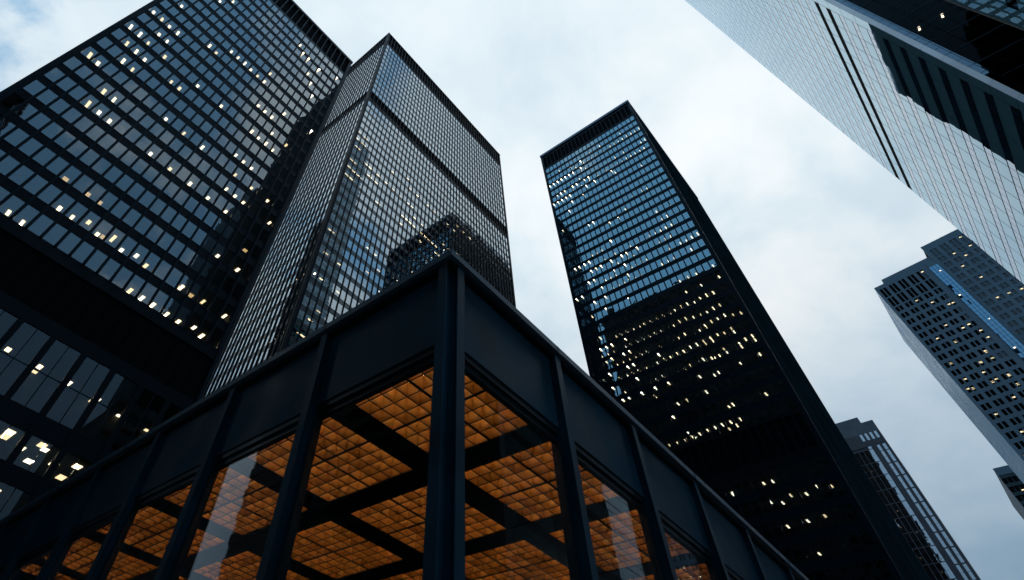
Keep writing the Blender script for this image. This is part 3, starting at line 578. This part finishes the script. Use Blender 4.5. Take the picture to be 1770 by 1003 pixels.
def wallpieces(us, rows_, ya, yb, top):
    edges = [ya]
    for u in us:
        for a, b in pair(u): edges += [b, a]
    edges.append(yb)
    for i in range(0, len(edges), 2):
        q = MB(); f.box(q, edges[i+1], edges[i], 0.0, 0.47, 0, top); q.build('pier', 'stone', t7)
    zs = [top]
    for t, h in rows_: zs += [Z(t), Z(t-h)]
    zs.append(0)
    for i in range(0, len(zs), 2):
        q = MB(); f.box(q, yb+0.1, ya-0.1, 0.06, 0.46, zs[i+1], zs[i]); q.build('floor_band', 'stone', t7)
wallpieces(lefts, rowsL, -29.5, cv(-50.6), zl)
wallpieces(rights, rowsR, cv(-54.3), -110.0, zh)
# glazed strip between the two window fields, tinted with the mirrored sky's blue
ya, yb = cv(-50.7), cv(-54.25); wd = (ya-yb)/3
cells = [(yb+wd*i+0.06, yb+wd*(i+1)-0.06, Z(179.5-1.785*k-1.68), Z(179.5-1.785*k)) for k in range(96) for i in range(3)]
panes(t7, f, cells, 'glass_bay', -0.35, 0.05, hG, name='bay_pane', tilt=0.01)
q = MB(); f.box(q, yb+0.02, ya-0.02, -0.28, 0.44, 0, Z(179.6)); q.build('bay_frame', 'stone', t7)
q = MB(); f.box(q, yb+0.02, ya-0.02, 0.0, 0.46, Z(179.6), zl); q.build('floor_band', 'stone', t7)
# pale ribbed flank
fn = Face('y', -29.5, -1)
q = MB(); fn.box(q, c7+0.55, c7+44.9, 0.03, 0.5, 0, zl-0.45); q.build('flank_wall', 'joint', t7)
q = MB(); g0 = Face('y', 0, -1)
for j in range(3): g0.box(q, 0, 44.5, 0, 0.028, 1.19*j, 1.19*j+0.92)
me = q.mesh('cladding_band', 'ribs')
for k in range(51): put('cladding_band', me, t7, (c7+0.5, -29.5, Z(178.6-3.57*k)))
me = MB().box(-0.05, 0.02, -0.45, 0.45, 0, 0.42).mesh('ceiling_light', 'lamp_far')
me2 = MB().box(-0.05, 0.02, -0.4, 0.4, 0, 0.16).mesh('ceiling_light', 'lamp_far')
for i in range(120):
    lft = random.random() < 0.5
    u = random.choice(lefts if lft else rights[:8]); t, h = random.choice((rowsL if lft else rowsR)[:30])
    a, b = random.choice(pair(u)); uu = (a+b)/2
    z = Z(t-0.6-random.random()*0.8)
    if random.random() < 0.75: put('ceiling_light', me, t7, f.w(uu, 0.36, z))
    else:
        for j in (0, 1): put('ceiling_light', me2, t7, f.w(uu, 0.36, z-0.5*j))
for k in range(7):
    put('ceiling_light', me, t7, f.w(random.uniform(yb+0.5, ya-0.5), -0.26, Z(176-13*k)))

t8 = thing('office_tower', 'distant dark tower with one orange lit window, cut by the right edge of the photo', 'office tower', (450.0, -60.0, 0))
c8 = 420.0; f = Face('x', c8)
MB().box(c8+0.5, 470, -90, -33.62, 0, Z(166)).build('core_wall', 'teal', t8)
for k in range(30):
    q = MB(); f.box(q, -90, -33.6, 0, 0.48, Z(163.2-4.4*k-1.7), Z(163.2-4.4*k)); q.build('floor_band', 'teal', t8)
q = MB(); f.box(q, -90, -33.6, -0.1, 0.49, Z(163.2), Z(167)); q.build('parapet', 'stone', t8)
cells = [(-35.6-2.2*i, -33.9-2.2*i, Z(163.2-4.4*k-4.35), Z(163.2-4.4*k-1.75)) for k in range(29) for i in range(25)]
panes(t8, f, cells, 'glass_f', 0.3, 0.03, None, limit=60)
fn = Face('y', -33.6, -1)
q = MB(); fn.box(q, c8, 469.9, 0, 0.02, 0, Z(165.9)); q.build('flank_wall', 'stone', t8)
for j in range(4):
    q = MB(); f.box(q, -41.5, -38.0, 0.2, 0.28, Z(154.4-1.0*j), Z(154.9-1.0*j)); q.build('lit_window', 'warm_glow', t8)

# ================================================================ blocks across the street, seen only mirrored in the glass
def mirrored(name, label, x0, x1, y0, y1, h, nf, mk='spandrel'):
    t = thing(name, label, 'office tower', ((x0+x1)/2, (y0+y1)/2, 0))
    MB().box(x0+0.3, x1-0.3, y0+0.3, y1-0.3, 0, h-0.5).build('core_wall', 'core', t)
    p = (h-6)/nf
    me = MB().box(x0, x1, y0, y1, 0, p*0.42).mesh('floor_band', mk, ((x0+x1)/2, (y0+y1)/2, 0))
    for k in range(nf): put('floor_band', me, t, ((x0+x1)/2, (y0+y1)/2, 4+p*k))
    me = MB().box(x0+0.15, x1-0.15, y0+0.15, y1-0.15, 0, p*0.56).mesh('window_band', 'glass_d', ((x0+x1)/2, (y0+y1)/2, 0))
    for k in range(nf): put('window_band', me, t, ((x0+x1)/2, (y0+y1)/2, 4+p*k+p*0.43))
    MB().box(x0-0.1, x1+0.1, y0-0.1, y1+0.1, h-3.0, h).build('roof_edge', mk, t)
mirrored('office_tower', 'dark banded office tower mirrored in the lower half of the blue glass tower', -95, -40, -16, 93, 220, 58)
mirrored('office_tower', 'dark office tower mirrored in the corner windows at the far left', -88, -45, -165, -92, 192, 50)

mirrored('office_tower', 'dark slab tower mirrored in the left windows of the brown office tower', 318, 330, 17.8, 30, 258, 66)

# ================================================================ glass pavilion with the glowing ceiling, foreground
xp, yp = 6.86, 5.91
pav = thing('pavilion', 'low black pavilion in the foreground with tall glass walls and a glowing amber ceiling', 'pavilion', (xp, yp, 0))
xe, ye = 46.5, 46.5
PX = [7.255+4.35*k for k in range(10)]; PY = [6.185+4.45*k for k in range(10)]
# I-section columns: outer flange, web, inner flange
def icol(ax):
    q = MB(); F0 = Face(ax, 0)
    F0.box(q, -0.13, 0.13, 0, 0.035, 0, Z(9.74)); F0.box(q, -0.02, 0.02, 0.036, 0.30, 0, Z(9.74)); F0.box(q, -0.16, 0.16, 0.301, 0.42, 0, Z(9.70))
    return q.mesh('column', 'steel')
mx, my = icol('y'), icol('x')
for x in PX: put('column', mx, pav, (x, yp, 0))
for y in PY: put('column', my, pav, (xp, y, 0))
q = MB(); q.box(xp+0.26, xp+0.50, yp+0.26, yp+0.50, 0, Z(9.70)); q.build('corner_post', 'steel', pav)
def panel(ax, u0, u1, c, z0, z1, d0, d1, name, mk):
    q = MB(); Face(ax, c).box(q, u0, u1, d0, d1, z0, z1); return q.build(name, mk, pav)
for us, ax, c in ((PX, 'y', yp), (PY, 'x', xp)):
    for k in range(9):
        a, b = us[k]+0.165, us[k+1]-0.165
        panel(ax, a, b, c, Z(7.56), Z(9.66), 0.20, 0.26, 'fascia_panel', 'steel')
        panel(ax, a, b, c, Z(7.40), Z(7.555), 0.24, 0.42, 'window_head', 'ceil')
        panel(ax, a, b, c, Z(7.24), Z(7.395), 0.31, 0.46, 'window_head', 'ceil')
        for s, e in ((a, a+0.07), (b-0.07, b)): panel(ax, s, e, c, 0.0, Z(7.235), 0.25, 0.45, 'window_jamb', 'ceil')
        panel(ax, a+0.075, b-0.075, c, 0.12, Z(7.235), 0.37, 0.385, 'glass_pane', 'glass_p')
        panel(ax, a, b, c, 0.0, 0.115, 0.30, 0.46, 'window_sill', 'ceil')
# roof plate with a lip, and the dark recess under it
q = MB(); q.box(xp-0.07, xe, yp-0.07, ye, Z(9.86), Z(10.06)); q.build('roof_edge', 'lip', pav)
q = MB(); q.box(xp+0.06, xe, yp+0.06, ye, Z(9.75), Z(9.855)); q.build('roof_edge', 'ceil', pav)
q = MB(); q.box(xp+0.27, xe, yp+0.27, ye, Z(8.05), Z(9.745)); q.build('roof_deck', 'ceil', pav)
# joints of the roof plate
for x in PX[1:9:2]: MB().box(x-0.006, x+0.006, yp-0.078, yp-0.071, Z(9.86), Z(10.06)).build('roof_joint', 'joint', pav)
for y in PY[1:9:2]: MB().box(xp-0.078, xp-0.071, y-0.006, y+0.006, Z(9.86), Z(10.06)).build('roof_joint', 'joint', pav)
# ceiling: deep black beams both ways, coffers of 8 x 8 amber cells in four quarters
zc = 7.6; ce = Z(zc)
PIT = 4.515; cellw = 0.443; seam = 0.055; CO = 8*cellw+seam
cx0 = [7.33+PIT*i for i in range(8)]; cy0 = [6.12+PIT*j for j in range(8)]
for i, x in enumerate(cx0):
    MB().box(x+CO, x+PIT, cy0[0]+0.3, ye-0.3, ce-0.02, Z(8.04)).build('ceiling_beam', 'ceil', pav)
    for j, y in enumerate(cy0):
        if i+j > 8: continue
        MB().box(x, x+CO, y+CO, y+PIT, ce-0.0005, Z(8.04)).build('ceiling_beam', 'ceil', pav)
        MB().box(x+4*cellw, x+4*cellw+seam, y, y+CO, ce+0.01, Z(8.04)).build('coffer_rib', 'ceil', pav)
        MB().box(x, x+4*cellw, y+4*cellw, y+4*cellw+seam, ce+0.01, Z(8.04)).build('coffer_rib', 'ceil', pav)
        MB().box(x+4*cellw+seam, x+CO, y+4*cellw, y+4*cellw+seam, ce+0.01, Z(8.04)).build('coffer_rib', 'ceil', pav)
def cell_mesh():
    q = MB(); h = cellw/2; t = 0.012; D = 0.42
    q.box(-h, h, -h, -h+t, 0, D); q.box(-h, h, h-t, h, 0, D); q.box(-h, -h+t, -h+t, h-t, 0, D); q.box(h-t, h, -h+t, h-t, 0, D)
    for x0_, x1_, y0_, y1_ in ((-h, h, -h, -h+0.013), (-h, h, h-0.013, h), (-h, -h+0.013, -h+0.013, h-0.013), (h-0.013, h, -h+0.013, h-0.013)): q.box(x0_, x1_, y0_, y1_, -0.012, -0.0005, 1)
    q.poly([(-h+t, -h+t, D-0.01), (-h+t, h-t, D-0.01), (h-t, h-t, D-0.01), (h-t, -h+t, D-0.01)])
    return q
def bulb(q, c, r=0.026, mi=0):
    b = len(q.v); x, y, z = c
    q.v += [(x+r,y,z),(x-r,y,z),(x,y+r,z),(x,y-r,z),(x,y,z+0.08),(x,y,z-0.08)]
    for f_ in ((0,2,4),(2,1,4),(1,3,4),(3,0,4),(2,0,5),(1,2,5),(3,1,5),(0,3,5)): q.f.append(tuple(b+k for k in f_)); q.m.append(mi)
    return q
cm = cell_mesh().mesh('ceiling_cell', ['amber', 'ceil']); lms = [bulb(MB(), (0, 0, 0)).mesh('bulb', k_) for k_ in ('lamp_small', 'lamp_small', 'lamp_small_dim')]
cellsP = []
for i, x in enumerate(cx0):
    for j, y in enumerate(cy0):
        if i+j > 7: continue
        for a in range(8):
            for b in range(8):
                cxx = x+cellw*(a+0.5)+(seam if a > 3 else 0); cyy = y+cellw*(b+0.5)+(seam if b > 3 else 0)
                h = cellw/2
                s = shown([(cxx-h, cyy-h, ce), (cxx+h, cyy-h, ce), (cxx+h, cyy+h, ce), (cxx-h, cyy+h, ce)], lambda p: not behind_pavilion((p[0], p[1]-150)))
                cellsP.append((s, cxx, cyy))
cellsP.sort(reverse=True)
rc = MB(); rb = MB()
for n, (s, x, y) in enumerate(cellsP):
    if n < 300:
        c = put('ceiling_cell', cm, pav, (x, y, ce+0.012)); put('bulb', random.choice(lms), c, (x, y, ce+0.012+0.26))
    elif s > 0 or (x < 22 and y < 30):
        q = cell_mesh(); b = len(rc.v)
        rc.v += [(vx+x, vy+y, vz+ce+0.012) for vx, vy, vz in q.v]; rc.f += [tuple(b+k for k in f_) for f_ in q.f]; rc.m += q.m
        bulb(rb, (x, y, ce+0.012+0.26), 0.026, random.choice((0, 0, 1)))
rc.build('ceiling_cell', ['amber', 'ceil'], pav, 'stuff'); rb.build('bulb', ['lamp_small', 'lamp_small_dim'], pav, 'stuff')
# the rest of the hall: floor, and a dark service core
MB().box(xp+0.5, xe-0.5, yp+0.5, ye-0.5, 0.004, 0.02).build('hall_floor', 'ceil', pav)
MB().box(30, 42, 30, 42, 0.02, Z(8.0)).build('service_core', 'core', pav)
# the hall stands on a granite plinth; its modules are 3.6 m
pav.scale = (0.83, 0.83, 0.83); pav.location = (5.694, 4.905, 0.272)
MB().box(xp-0.35, xe, yp-0.35, ye, -0.32, -0.001).build('plinth', 'paving', pav)
